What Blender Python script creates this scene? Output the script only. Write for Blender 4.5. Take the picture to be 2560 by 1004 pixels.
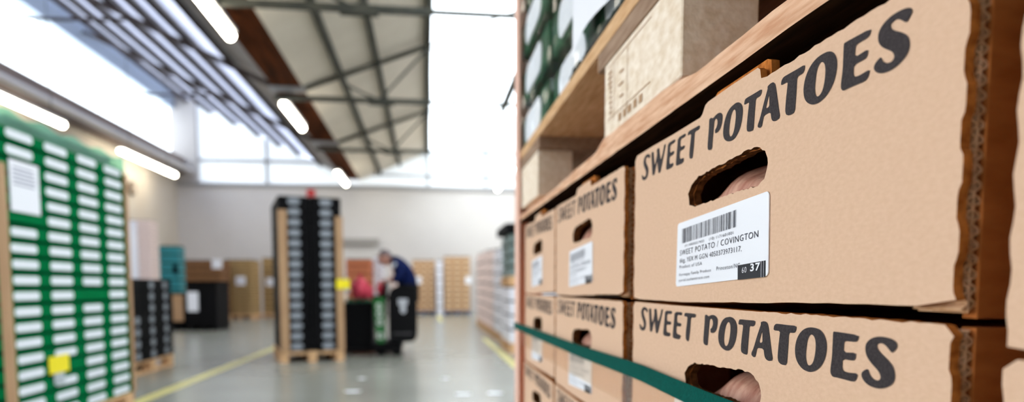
import bpy, bmesh, math, random
from mathutils import Vector, Matrix, noise
for o in list(bpy.data.objects): bpy.data.objects.remove(o)
SC = bpy.context.scene
COL = SC.collection
random.seed(11)
PI = math.pi

# ------------------------------------------------------------------ camera
EYE = .958
cd = bpy.data.cameras.new('camera'); cam = bpy.data.objects.new('camera', cd); COL.objects.link(cam)
cam.location = (0, 0, EYE)
cam.rotation_euler = (math.radians(90-4.52), 0, math.radians(-7.1))
cd.sensor_width = 36; cd.lens = 36*1707/2560
cd.shift_y = (853-502)/2560
cd.clip_start = .01; cd.clip_end = 200
cd.dof.use_dof = True; cd.dof.focus_distance = .385; cd.dof.aperture_fstop = 5.4
cd.dof.aperture_blades = 9
SC.camera = cam
# ------------------------------------------------------------------ sky and exposure
w = bpy.data.worlds.new('overcast sky'); SC.world = w; w.use_nodes = True
bg = w.node_tree.nodes['Background']; bg.inputs[0].default_value = (.93, .965, 1, 1); bg.inputs[1].default_value = 6.6
SC.view_settings.view_transform = 'Standard'; SC.view_settings.look = 'None'
SC.view_settings.gamma = 1; SC.view_settings.use_curve_mapping = False
SC.view_settings.exposure = 0.0
SC.cycles.use_denoising = True
SC.cycles.max_bounces = 8; SC.cycles.diffuse_bounces = 5; SC.cycles.transparent_max_bounces = 12
SC.cycles.sample_clamp_indirect = 8

# ------------------------------------------------------------------ materials
def lin(c):
    return tuple((x/255/12.92 if x/255 <= .04045 else ((x/255+.055)/1.055)**2.4) for x in c) + (1,)
MATS = {}
def mat(name, rgb, rough=.7, rgb2=None, scale=20, stretch=(1, 1, 1), bump=0, bscale=None, metal=0, spec=.5, detail=4, coat=0):
    if name in MATS: return MATS[name]
    m = bpy.data.materials.new(name); m.use_nodes = True; nt = m.node_tree; N = nt.nodes; L = nt.links
    b = N['Principled BSDF']; b.inputs['Roughness'].default_value = rough; b.inputs['Metallic'].default_value = metal
    b.inputs['Specular IOR Level'].default_value = spec; b.inputs['Coat Weight'].default_value = coat
    b.inputs['Base Color'].default_value = lin(rgb)
    if rgb2 or bump:
        tc = N.new('ShaderNodeTexCoord'); mp = N.new('ShaderNodeMapping'); mp.inputs['Scale'].default_value = stretch
        L.new(tc.outputs['Object'], mp.inputs[0])
        nz = N.new('ShaderNodeTexNoise'); nz.inputs['Scale'].default_value = scale; nz.inputs['Detail'].default_value = detail
        L.new(mp.outputs[0], nz.inputs['Vector'])
        if rgb2:
            cr = N.new('ShaderNodeValToRGB'); cr.color_ramp.elements[0].position = .32; cr.color_ramp.elements[1].position = .68
            cr.color_ramp.elements[0].color = lin(rgb2); cr.color_ramp.elements[1].color = lin(rgb)
            L.new(nz.outputs[0], cr.inputs[0]); L.new(cr.outputs[0], b.inputs['Base Color'])
        if bump:
            n2 = nz
            if bscale:
                n2 = N.new('ShaderNodeTexNoise'); n2.inputs['Scale'].default_value = bscale; n2.inputs['Detail'].default_value = 5
                L.new(mp.outputs[0], n2.inputs['Vector'])
            bp = N.new('ShaderNodeBump'); bp.inputs['Strength'].default_value = bump; bp.inputs['Distance'].default_value = .002
            L.new(n2.outputs[0], bp.inputs['Height']); L.new(bp.outputs[0], b.inputs['Normal'])
    MATS[name] = m
    return m
def emit(name, rgb, s):
    if name in MATS: return MATS[name]
    m = bpy.data.materials.new(name); m.use_nodes = True; b = m.node_tree.nodes['Principled BSDF']
    b.inputs['Base Color'].default_value = lin(rgb); b.inputs['Emission Color'].default_value = lin(rgb); b.inputs['Emission Strength'].default_value = s
    MATS[name] = m; return m
def pane(name, clear, transl, rgb=(245, 248, 250)):
    """a glazing sheet: some light straight through, some diffused, the rest reflected"""
    m = bpy.data.materials.new(name); m.use_nodes = True; nt = m.node_tree; N = nt.nodes; L = nt.links
    N.remove(N['Principled BSDF']); out = N['Material Output']
    t = N.new('ShaderNodeBsdfTransparent'); t.inputs[0].default_value = lin(rgb)
    tl = N.new('ShaderNodeBsdfTranslucent'); tl.inputs[0].default_value = lin(rgb)
    d = N.new('ShaderNodeBsdfPrincipled'); d.inputs['Base Color'].default_value = lin(rgb); d.inputs['Roughness'].default_value = .2
    m1 = N.new('ShaderNodeMixShader'); m1.inputs[0].default_value = transl/(1-clear)
    L.new(d.outputs[0], m1.inputs[1]); L.new(tl.outputs[0], m1.inputs[2])
    m2 = N.new('ShaderNodeMixShader'); m2.inputs[0].default_value = clear
    L.new(m1.outputs[0], m2.inputs[1]); L.new(t.outputs[0], m2.inputs[2]); L.new(m2.outputs[0], out.inputs[0])
    MATS[name] = m; return m
def film(name, fac):
    m = bpy.data.materials.new(name); m.use_nodes = True; nt = m.node_tree; N = nt.nodes; L = nt.links
    N.remove(N['Principled BSDF']); t = N.new('ShaderNodeBsdfTransparent'); g = N.new('ShaderNodeBsdfGlossy'); g.inputs['Roughness'].default_value = .12
    x = N.new('ShaderNodeMixShader'); x.inputs[0].default_value = fac
    L.new(t.outputs[0], x.inputs[1]); L.new(g.outputs[0], x.inputs[2]); L.new(x.outputs[0], N['Material Output'].inputs[0]); return m
FILMG = film('glossy stretch film', .10)

CARD = mat('cardboard', (221, 186, 158), .85, (214, 178, 149), 520, (1, .5, 1), .1, 1100, spec=.12)
CARDE = mat('cardboard torn edge', (210, 130, 62), .9, (156, 88, 36), 220, (1, 1, 1), .3, spec=.05)
CARDI = mat('cardboard inside', (186, 112, 58), .9, (166, 96, 46), 50, (1, 1, 3), .1, spec=.05)
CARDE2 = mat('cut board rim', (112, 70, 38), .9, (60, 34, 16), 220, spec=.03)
FLUTE = mat('corrugated medium', (242, 204, 166), .9, (204, 156, 112), 160, spec=.05)
INK = mat('black carton ink', (66, 59, 60), .8, (46, 41, 42), 900, spec=.2, detail=2)
STICK = mat('white sticker', (238, 240, 246), .45)
PRINT = mat('label print', (42, 42, 62), .6)
PRINTG = mat('label print grey', (120, 122, 146), .6)
PATCHK = mat('label black patch', (20, 22, 34), .5)
SKIN_POT = mat('sweet potato skin', (222, 172, 146), .6, (182, 118, 96), 60, (1, 2.5, 1), .9, 120)
SKIN_LIT = mat('sweet potato skin lit orange', (242, 160, 116), .45, (214, 124, 84), 38, (1, 2.5, 1), .9, 120)  # brightened to orange, bounced light inside the carton put into the skin colour
STRAP = mat('green strap', (0, 92, 82), .7, (0, 72, 64), 900, (1, 1, .5), .6, 1400, spec=.06)
FILM = pane('stretch film', .82, .02, (250, 240, 228))
WOOD = mat('pallet wood', (224, 186, 144), .85, (196, 152, 108), 30, (6, .6, 6), .25, 90, spec=.1)
WOODU = mat('shaded board underside', (58, 40, 28), .95, (36, 24, 16), 20, (6, .6, 6), spec=.02)  # shade of the narrow gap above the cartons, painted into the wood colour
WOODD = mat('warm deck board', (216, 150, 86), .9, (196, 128, 66), 22, (6, .5, 6), .2, 90, spec=.05)
WOODB = mat('rough pallet wood', (236, 196, 164), .85, (204, 152, 118), 26, (6, .8, 9), .45, 60, spec=.1)
WOODW = mat('grey weathered wood', (172, 146, 124), .9, (138, 110, 90), 30, (6, .6, 6), .6, 90, spec=.1)
CHIP = mat('pressed chip block', (246, 232, 214), .9, (226, 206, 180), 130, (1, .5, 1), .4, 200, spec=.05)
STAMP = mat('brown stamp ink', (176, 140, 106), .9)
POST = mat('pinkish edge board', (240, 196, 176), .75, (230, 182, 162), 12, (1, 1, .2))
POSTB = mat('brown edge board', (182, 148, 112), .8, (166, 130, 96), 10, (1, 1, .3))
GREEN = mat('green carton', (0, 114, 62), .85, (0, 102, 54), 8, spec=.03)
GREEND = mat('dark green carton', (6, 92, 56), .6, (3, 52, 34), 30, spec=.1)
DARK = mat('gap shade and black parts', (9, 10, 10), .9, spec=.05)
PAPER = mat('white paper', (236, 238, 244), .7)
LAB = mat('pale carton label', (236, 240, 244), .6, (218, 225, 232), 40, (1, 1, 4))
YEL = mat('yellow label', (244, 226, 20), .6)
BLK = mat('black crate', (9, 9, 11), .8, spec=.12)
BLKT = mat('black truck paint', (9, 9, 11), .7, spec=.12)
GREYL = mat('grey crate emblem', (150, 156, 164), .6, (112, 118, 126), 25)
FLOORM = mat('sealed concrete', (142, 142, 132), .24, (128, 128, 118), .9, (1, 1, 1), .04, 5, spec=.6)
YLINE = mat('yellow floor paint', (206, 196, 112), .45, (182, 172, 104), 6)
WALLM = mat('white wall paint', (205, 202, 200), .8, (198, 195, 193), .6, spec=.1)
WALLL = mat('cream wall paint', (206, 198, 184), .8, (200, 189, 172), .6, spec=.1)
ROOFP = mat('beige roof board', (228, 219, 203), .9, (220, 210, 194), 1.5)
ROOFG = mat('grey roof board', (150, 146, 148), .9, (132, 128, 130), 1.5)
GUT = mat('brown gutter timber', (98, 52, 26), .9, (56, 28, 13), 2.2, (4, .5, 4), spec=.05)
STEEL = mat('dark green steel', (80, 80, 72), .7, (62, 64, 60), 4, spec=.1)
STEELL = mat('pale steel', (150, 150, 152), .6)
HEAD = mat('blue grey header', (176, 190, 206), .6)
EAVE = mat('eave timber', (128, 112, 102), .85, (104, 92, 88), 1.2, (3, .4, 3))
GLASS = pane('roof glazing', .86, .08)
SLOPEG = pane('dull wired glazing', .10, .34, (228, 232, 244))
BARK = mat('dark glazing bar', (74, 66, 64), .8, (56, 50, 50), 3, spec=.05)
FROST = pane('frosted end glazing', .02, .25)
LAMP = emit('fluorescent tube', (255, 246, 226), 23)
CARDF = mat('carton far', (200, 162, 124), .85, (188, 148, 108), 9, (1, 1, 2))
CARDY = mat('straw carton', (176, 146, 98), .85, (154, 124, 80), 9, (1, 1, 2))
CARDB = mat('dull brown carton', (142, 100, 62), .85, (112, 76, 46), 5, (1, 1, 2))
LABT = mat('pale tan print', (214, 188, 156), .8)
CARDO = mat('orange carton', (190, 112, 74), .8, (176, 100, 66), 9)
CARDP = mat('pinkish carton', (232, 212, 206), .8, (220, 196, 188), 9, (1, 1, 6))
WRAP = mat('white stretch wrap', (232, 232, 238), .4, (216, 216, 226), 5, (1, 1, .3))
TEAL = mat('teal crate', (34, 138, 146), .55, (26, 116, 126), 8)
BLUEP = mat('blue pallet paint', (62, 76, 116), .7)

# ------------------------------------------------------------------ building helpers
class MB:
    def __init__(s): s.bm = bmesh.new()
    def box(s, x0, x1, y0, y1, z0, z1, mi=0):
        v = [s.bm.verts.new(p) for p in ((x0,y0,z0),(x1,y0,z0),(x1,y1,z0),(x0,y1,z0),(x0,y0,z1),(x1,y0,z1),(x1,y1,z1),(x0,y1,z1))]
        for f in ((0,3,2,1),(4,5,6,7),(0,1,5,4),(1,2,6,5),(2,3,7,6),(3,0,4,7)):
            s.bm.faces.new([v[i] for i in f]).material_index = mi
        return s
    def quad(s, *pts):
        s.bm.faces.new([s.bm.verts.new(p) for p in pts]); return s
    def tube(s, p0, p1, r0, r1=None, n=10):
        p0 = Vector(p0); p1 = Vector(p1); r1 = r0 if r1 is None else r1
        d = (p1-p0).normalized(); a = d.orthogonal().normalized(); b = d.cross(a)
        A = []; B = []
        for i in range(n):
            t = 2*PI*i/n; e = a*math.cos(t)+b*math.sin(t)
            A.append(s.bm.verts.new(p0+e*r0)); B.append(s.bm.verts.new(p1+e*r1))
        for i in range(n):
            j = (i+1) % n; s.bm.faces.new((A[i], A[j], B[j], B[i]))
        s.bm.faces.new(A[::-1]); s.bm.faces.new(B); return s
    def bar(s, p0, p1, wd, ht):
        """rectangular bar between two points"""
        p0 = Vector(p0); p1 = Vector(p1); d = (p1-p0).normalized()
        up = Vector((0,0,1)) if abs(d.z) < .95 else Vector((1,0,0))
        a = d.cross(up).normalized()*wd/2; b = a.cross(d).normalized()*ht/2
        c = [[s.bm.verts.new(p+q) for q in (a+b, -a+b, -a-b, a-b)] for p in (p0, p1)]
        for i in range(4):
            j = (i+1) % 4; s.bm.faces.new((c[0][i], c[0][j], c[1][j], c[1][i]))
        s.bm.faces.new(c[0][::-1]); s.bm.faces.new(c[1]); return s
    def plate(s, outer, holes, f, depth, edge_mi=0, hole_mi=None):
        """flat plate from a 2D outline with holes; f(u,v,d) -> point; d runs 0..depth"""
        bm = s.bm; loops = []
        def dd(L):
            R = [p for i, p in enumerate(L) if math.hypot(p[0]-L[i-1][0], p[1]-L[i-1][1]) > 1e-6]
            return R
        outer = dd(outer); holes = [dd(h) for h in holes]
        edges = []
        for L in [outer]+list(holes):
            vs = [bm.verts.new(f(u, v, 0)) for u, v in L]
            loops.append(vs)
            for i in range(len(vs)): edges.append(bm.edges.new((vs[i], vs[(i+1) % len(vs)])))
        r = bmesh.ops.triangle_fill(bm, edges=edges, use_beauty=True)
        fs = [g for g in r['geom'] if isinstance(g, bmesh.types.BMFace)]
        if depth:
            mp = {}
            for L, vs in zip([outer]+list(holes), loops):
                for (u, v), q in zip(L, vs): mp[q] = bm.verts.new(f(u, v, depth))
            for fc in fs:
                try: bm.faces.new([mp[q] for q in reversed(fc.verts)])
                except (KeyError, ValueError): pass
            for li, vs in enumerate(loops):
                for i in range(len(vs)):
                    a, b = vs[i], vs[(i+1) % len(vs)]
                    bm.faces.new((a, b, mp[b], mp[a])).material_index = hole_mi if li and hole_mi is not None else edge_mi
        return s
    def blob(s, c, r, sub=3, amp=.12, seed=0, freq=1.5):
        m = bmesh.ops.create_icosphere(s.bm, subdivisions=sub, radius=1)
        for v in m['verts']:
            n = noise.noise(v.co*freq+Vector((seed*3.1, seed*1.7, 0)))
            k = 1+amp*n*2
            v.co = Vector((v.co.x*r[0]*k, v.co.y*r[1]*k, v.co.z*r[2]*k))+Vector(c)
        return s
    def build(s, name, mats, parent=None, smooth=False, bevel=0, loc=None):
        if not isinstance(mats, (list, tuple)): mats = [mats]
        bmesh.ops.recalc_face_normals(s.bm, faces=s.bm.faces)
        if bevel:
            bmesh.ops.bevel(s.bm, geom=[e for e in s.bm.edges], offset=bevel, segments=1, affect='EDGES')
        me = bpy.data.meshes.new(name); s.bm.to_mesh(me); s.bm.free()
        for m in mats: me.materials.append(m)
        if smooth:
            for p in me.polygons: p.use_smooth = True
        o = bpy.data.objects.new(name, me); COL.objects.link(o)
        if parent is not None: o.parent = parent
        if loc is not None: o.location = loc
        return o

def tag(o, label=None, cat=None, group=None, kind=None):
    if label: o['label'] = label
    if cat: o['category'] = cat
    if group: o['group'] = group
    if kind: o['kind'] = kind
    return o
def empty(name, loc, rz=0):
    o = bpy.data.objects.new(name, None); COL.objects.link(o); o.location = loc; o.rotation_euler = (0, 0, rz)
    o.empty_display_size = .1
    return o
KIDS = {}
def copy_tree(o, parent=None):
    c = o.copy(); COL.objects.link(c)
    if parent is not None: c.parent = parent
    for ch in o.children: copy_tree(ch, c)
    return c
def struct(o, label, cat):
    return tag(o, label, cat, kind='structure')
ORD = ['first','second','third','fourth','fifth','sixth','seventh','eighth','ninth','tenth','eleventh','twelfth','thirteenth',
       'fourteenth','fifteenth','sixteenth','seventeenth','eighteenth','nineteenth','twentieth']
def rowname(i, n):
    """i counts from the bottom"""
    if i == 0: return 'bottom row'
    if i == n-1: return 'top row'
    return ORD[i]+' row up'
def text_mesh(body, wdt, hgt, bold=0):
    """outline of a line of text scaled to wdt x hgt (cap height); returns list of verts and faces"""
    c = bpy.data.curves.new('t', 'FONT'); c.body = body; c.resolution_u = 3; c.offset = bold-.004; c.space_character = 1.14
    o = bpy.data.objects.new('t', c); me = bpy.data.meshes.new_from_object(o)
    xs = [v.co.x for v in me.vertices]
    x0, x1 = min(xs), max(xs)
    V = [((v.co.x-x0)/(x1-x0)*wdt, v.co.y/.7*hgt) for v in me.vertices]
    F = [list(p.vertices) for p in me.polygons]
    bpy.data.objects.remove(o); bpy.data.meshes.remove(me); bpy.data.curves.remove(c)
    return V, F

# ------------------------------------------------------------------ the hall
WY = 25.5; RY = -6.0
XL = -8.65; XR = 4.6; GL = -2.92; GR = -2.35
zl = lambda x: 4.98 + .465*(GL-x)
zr = lambda x: 4.83 + .433*(x-GR)
struct(MB().box(XL-.3, XR+.3, RY, WY+.3, -.2, 0).build('floor', FLOORM), 'grey sealed concrete warehouse floor', 'floor')
struct(MB().box(XL-.3, XR+.3, WY, WY+.3, 0, 4.6).build('wall_back', WALLM), 'white painted far end wall', 'wall')
struct(MB().box(XL-.3, XL, 4.2, WY, 0, 4.9).box(XL-.3, XL, RY, -1.3, 0, 4.9).build('wall_left', WALLL), 'cream painted long left wall', 'wall')  # unseen opening added between the two lengths, lets daylight onto the near cartons
struct(MB().box(XR, XR+.3, RY, WY, 0, zr(XR)).build('wall_right', WALLM), 'white right wall behind the stacked pallets', 'wall')
struct(MB().box(XL-.3, XR+.3, RY-.3, RY, 0, 8.2).build('wall_front', mat('rear wall paint', (216, 210, 202), .85, spec=.1)), 'rear wall of the hall behind the camera', 'wall')
struct(MB().box(XL-.3, XR, WY-.07, WY, 4.5, 4.63).build('trim_1', STEELL), 'grey steel rail across the far wall under the glazing', 'beam')
struct(MB().box(XL-.3, XL+.35, RY, WY-.02, 4.9, 5.42).build('trim_2', EAVE), 'brown grey eaves beam on top of the left wall', 'beam')
struct(MB().box(XL-.3, XL+.05, RY, WY-.02, 7.1, zl(XL)-.03).build('trim_3', HEAD), 'blue grey header above the left clerestory glazing', 'beam')
pr = MB(); pr.plate([(XL-.1, 4.6), (-7.92, 4.6), (-7.92, zl(-7.92)+.04), (XL-.1, zl(XL-.1)+.04)], [], lambda u, v, d: (u, WY-.1+d, v), .4)
struct(pr.build('trim_4', mat('corner pier', (176, 172, 170), .85, spec=.05)), 'grey corner pier above the far wall', 'pier')
# clerestory panes on the left, one pane object per bay
b = MB()
for y in range(-6, 26, 3):
    b.box(XL-.1, XL-.08, y, min(y+2.94, WY-.02), 5.42, 7.1)
struct(b.build('window_1', GLASS), 'long clerestory glazing above the left wall', 'window')
# gutter beam between the bays
struct(MB().box(GL, GR, RY, WY, 4.83, 5.05).build('trim_5', GUT), 'dark brown timber valley gutter running down the hall', 'gutter')
# left slope: alternating glazing strips and grey boards, in XZ slope
def slope_box(mb, f, x0, x1, y0, y1, t, lift=0):
    v = [mb.bm.verts.new(p) for p in ((x0,y0,f(x0)+lift),(x1,y0,f(x1)+lift),(x1,y1,f(x1)+lift),(x0,y1,f(x0)+lift),
                                     (x0,y0,f(x0)+t+lift),(x1,y0,f(x1)+t+lift),(x1,y1,f(x1)+t+lift),(x0,y1,f(x0)+t+lift))]
    for q in ((0,3,2,1),(4,5,6,7),(0,1,5,4),(1,2,6,5),(2,3,7,6),(3,0,4,7)): mb.bm.faces.new([v[i] for i in q])
strips = [(-8.6,-8.28),(-8.12,-7.48),(-7.34,-6.68),(-6.54,-5.9),(-5.76,-5.19),(-5.05,-4.54),(-4.4,-3.9)]
bo = MB(); gl = MB(); x = XL-.3; WE = WY+.25
for a, c in strips:
    slope_box(bo, zl, x, a, RY, WE, .12); slope_box(gl, zl, a, c, RY, WE, .02, .05); x = c
slope_box(bo, zl, x, GL, RY, WE, .12)
struct(bo.build('ceiling', ROOFG), 'grey roof boards of the left slope between the rooflights', 'roof')
struct(gl.build('window_2', SLOPEG), 'long narrow rooflight strips in the left roof slope', 'rooflight')
bo = MB(); slope_box(bo, zr, GR, .1, RY, WE, .12)
struct(bo.build('ceiling', ROOFP), 'beige roof boards rising from the gutter to the rooflight', 'roof')
gl = MB(); slope_box(gl, zr, .1, XR+.3, RY, WE, .02, .05)
struct(gl.build('window_3', GLASS), 'wide white rooflight above the stacked cartons', 'rooflight')
# glazed ends above the far wall
e = MB(); e.plate([(-7.92,4.6),(-2.92,4.6),(-2.92,zl(-2.92)+.04),(-7.92,zl(-7.92)+.04)], [], lambda u,v,d: (u, WY+.1+d, v), .02)
struct(e.build('window_4', FROST), 'frosted triangular glazing above the far wall, left bay', 'window')
e = MB(); e.plate([(-2.92,4.6),(XR,4.6),(XR,zr(XR)+.04),(-2.35,zr(-2.35)+.04),(-2.92,4.85)], [], lambda u,v,d: (u, WY+.1+d, v), .02)
struct(e.build('window_5', FROST), 'frosted glazing above the far wall, right bay', 'window')
m = MB()
m.box(-7.92, -2.92, WY-.02, WY+.1, 5.38, 5.47)
for xx in (-5.6,): m.box(xx-.04, xx+.04, WY-.02, WY+.1, 4.6, zl(xx)-.02)
m.box(-2.3, XR, WY-.02, WY+.1, 5.0, 5.05)
for xx in (.1, 2.2): m.box(xx-.03, xx+.03, WY-.02, WY+.1, 4.6, zr(xx)-.02)
struct(m.build('trim_6', STEELL), 'pale glazing bars in the far end windows', 'glazing bars')
# purlins and trusses
k = 7
for px, s in ((-1.62, .1), (-.92, .09), (.08, .12)):
    struct(MB().box(px-s/2, px+s/2, RY, WY-.05, zr(px)-.13, zr(px)-.01).build('trim_%d' % k, STEEL), 'dark steel purlin under the beige roof slope', 'purlin'); k += 1
for px in (-8.2, -7.41, -6.61, -5.83, -5.12, -4.47, -3.7):
    struct(MB().box(px-.03, px+.03, RY, WY-.12, zl(px)-.12, zl(px)-.03).build('trim_%d' % k, BARK), 'dark glazing purlin under the striped left roof slope', 'purlin'); k += 1
for ty in (-.5, 4.6, 9.5, 14.0, 19.0):
    t = MB()
    t.bar((-2.9, ty, 4.62), (.1, ty, 4.62), .07, .09)                     # tie, slimmer under the rooflight
    t.bar((.1, ty, 4.62), (XR, ty, 4.62), .05, .065)
    t.bar((GR+.02, ty, 4.8), (.1, ty, zr(.1)-.17), .06, .08)               # rafter
    t.bar((.1, ty, zr(.1)-.17), (XR, ty, zr(XR)-.17), .03, .03)
    t.bar((.1, ty, 4.62), (.1, ty, zr(.1)-.2), .04, .05)                  # king post
    t.bar((-.9, ty, 4.62), (-1.62, ty, zr(-1.62)-.2), .04, .04)
    t.bar((-.9, ty, 4.62), (.1, ty, zr(.1)-.2), .04, .04)
    t.bar((1.55, ty, 4.62), (.1, ty, zr(.1)-.2), .025, .025)
    t.box(-1.1, -.6, ty-.06, ty+.06, 4.54, 4.66)                          # gusset
    struct(t.build('trim_%d' % k, STEEL), 'dark steel roof truss of the right bay', 'truss'); k += 1
    t = MB()
    t.bar((GL-.02, ty, 4.85), (XL+.1, ty, zl(XL)-.25), .07, .09)
    t.bar((XL+.1, ty, 5.9), (XL+2.0, ty, 5.9), .06, .05)
    t.bar((XL+2.0, ty, 5.9), (XL+3.2, ty, zl(XL+3.2)-.2), .05, .05)
    struct(t.build('trim_%d' % k, BARK), 'grey steel rafter of the left bay', 'truss'); k += 1
    struct(MB().box(GL-.05, GR+.05, ty-.05, ty+.06, 4.74, 4.83).build('trim_%d' % k, STEELL), 'pale bracket carrying the brown gutter', 'bracket'); k += 1
struct(MB().bar((1.56, 3, 4.55), (1.56, 14.1, 4.55), .1, .12).build('trim_%d' % k, STEEL), 'dark steel runner beside the right lamps', 'beam'); k += 1
struct(MB().tube((-8.12, RY, 5.0), (-8.12, WY-.1, 5.0), .09, n=12).build('trim_%d' % k, mat('pale pipe', (196, 192, 188), .5)), 'pale pipe running along the left eaves', 'pipe'); k += 1
# floor lines
struct(MB().box(-2.47, -2.35, -2, 12.2, 0, .002).build('trim_%d' % k, YLINE), 'yellow line painted on the floor left of the aisle', 'floor line'); k += 1
struct(MB().box(1.02, 1.12, 5, 12.9, 0, .002).build('trim_%d' % k, YLINE), 'yellow line painted on the floor right of the aisle', 'floor line'); k += 1
struct(MB().box(.33, .45, 19.4, 23.6, 0, .002).build('trim_%d' % k, YLINE), 'short yellow line in front of the far pallets', 'floor line'); k += 1
# roller door at the far wall
d = MB().box(-3.05, -1.72, WY-.22, WY, 2.5, 2.72)
dd = d.build('door_1', mat('grey shutter box', (150, 146, 142), .6)); struct(dd, 'grey topped white doorway in the far wall', 'door')
MB().box(-3.0, -1.77, WY-.06, WY-.003, 0, 2.5).build('shutter', mat('pale shutter', (206, 203, 200), .6, (196, 193, 190), 6, (.1, 1, 14)), dd)

# lamps
def lamp(x, y0, y1, z, label, hang):
    t = empty('tube_light', (x, (y0+y1)/2, z)); tag(t, label, 'lamp', 'fluorescent lamps under the roof')
    h = (y1-y0)/2
    MB().box(-.09, .09, -h, h, .05, .11).build('housing', STEELL, t)
    g = MB()
    for n in range(12):
        pass
    g.tube((0, -h+.02, 0), (0, h-.02, 0), .07, n=14).build('tube', LAMP, t, smooth=False)
    hg = MB()
    for yy in (-h*.7, h*.7): hg.tube((0, yy, .11), (0, yy, hang-z), .008, n=6)
    hg.build('hanger', STEEL, t)
lamp(-2.72, 8.0, 10.4, 4.50, 'bright tube lamp nearest the camera beside the brown gutter', 4.83)
lamp(-2.72, 14.0, 16.05, 4.50, 'tube lamp beside the brown gutter, second of its row', 4.83)
lamp(-2.72, 22.0, 24.4, 4.50, 'farthest tube lamp beside the brown gutter, close to the end wall', 4.83)
lamp(-7.87, 13.2, 16.4, 4.50, 'tube lamp above the tall green stack by the left wall', zl(-7.87)+.045)
lamp(-7.87, 19.2, 23.1, 4.50, 'far tube lamp by the left wall, above the pinkish stack', zl(-7.87)+.045)
lamp(2.52, 20.2, 24.4, 4.42, 'tube lamp right of the aisle above the right pallet row', zr(2.52)+.045)
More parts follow.
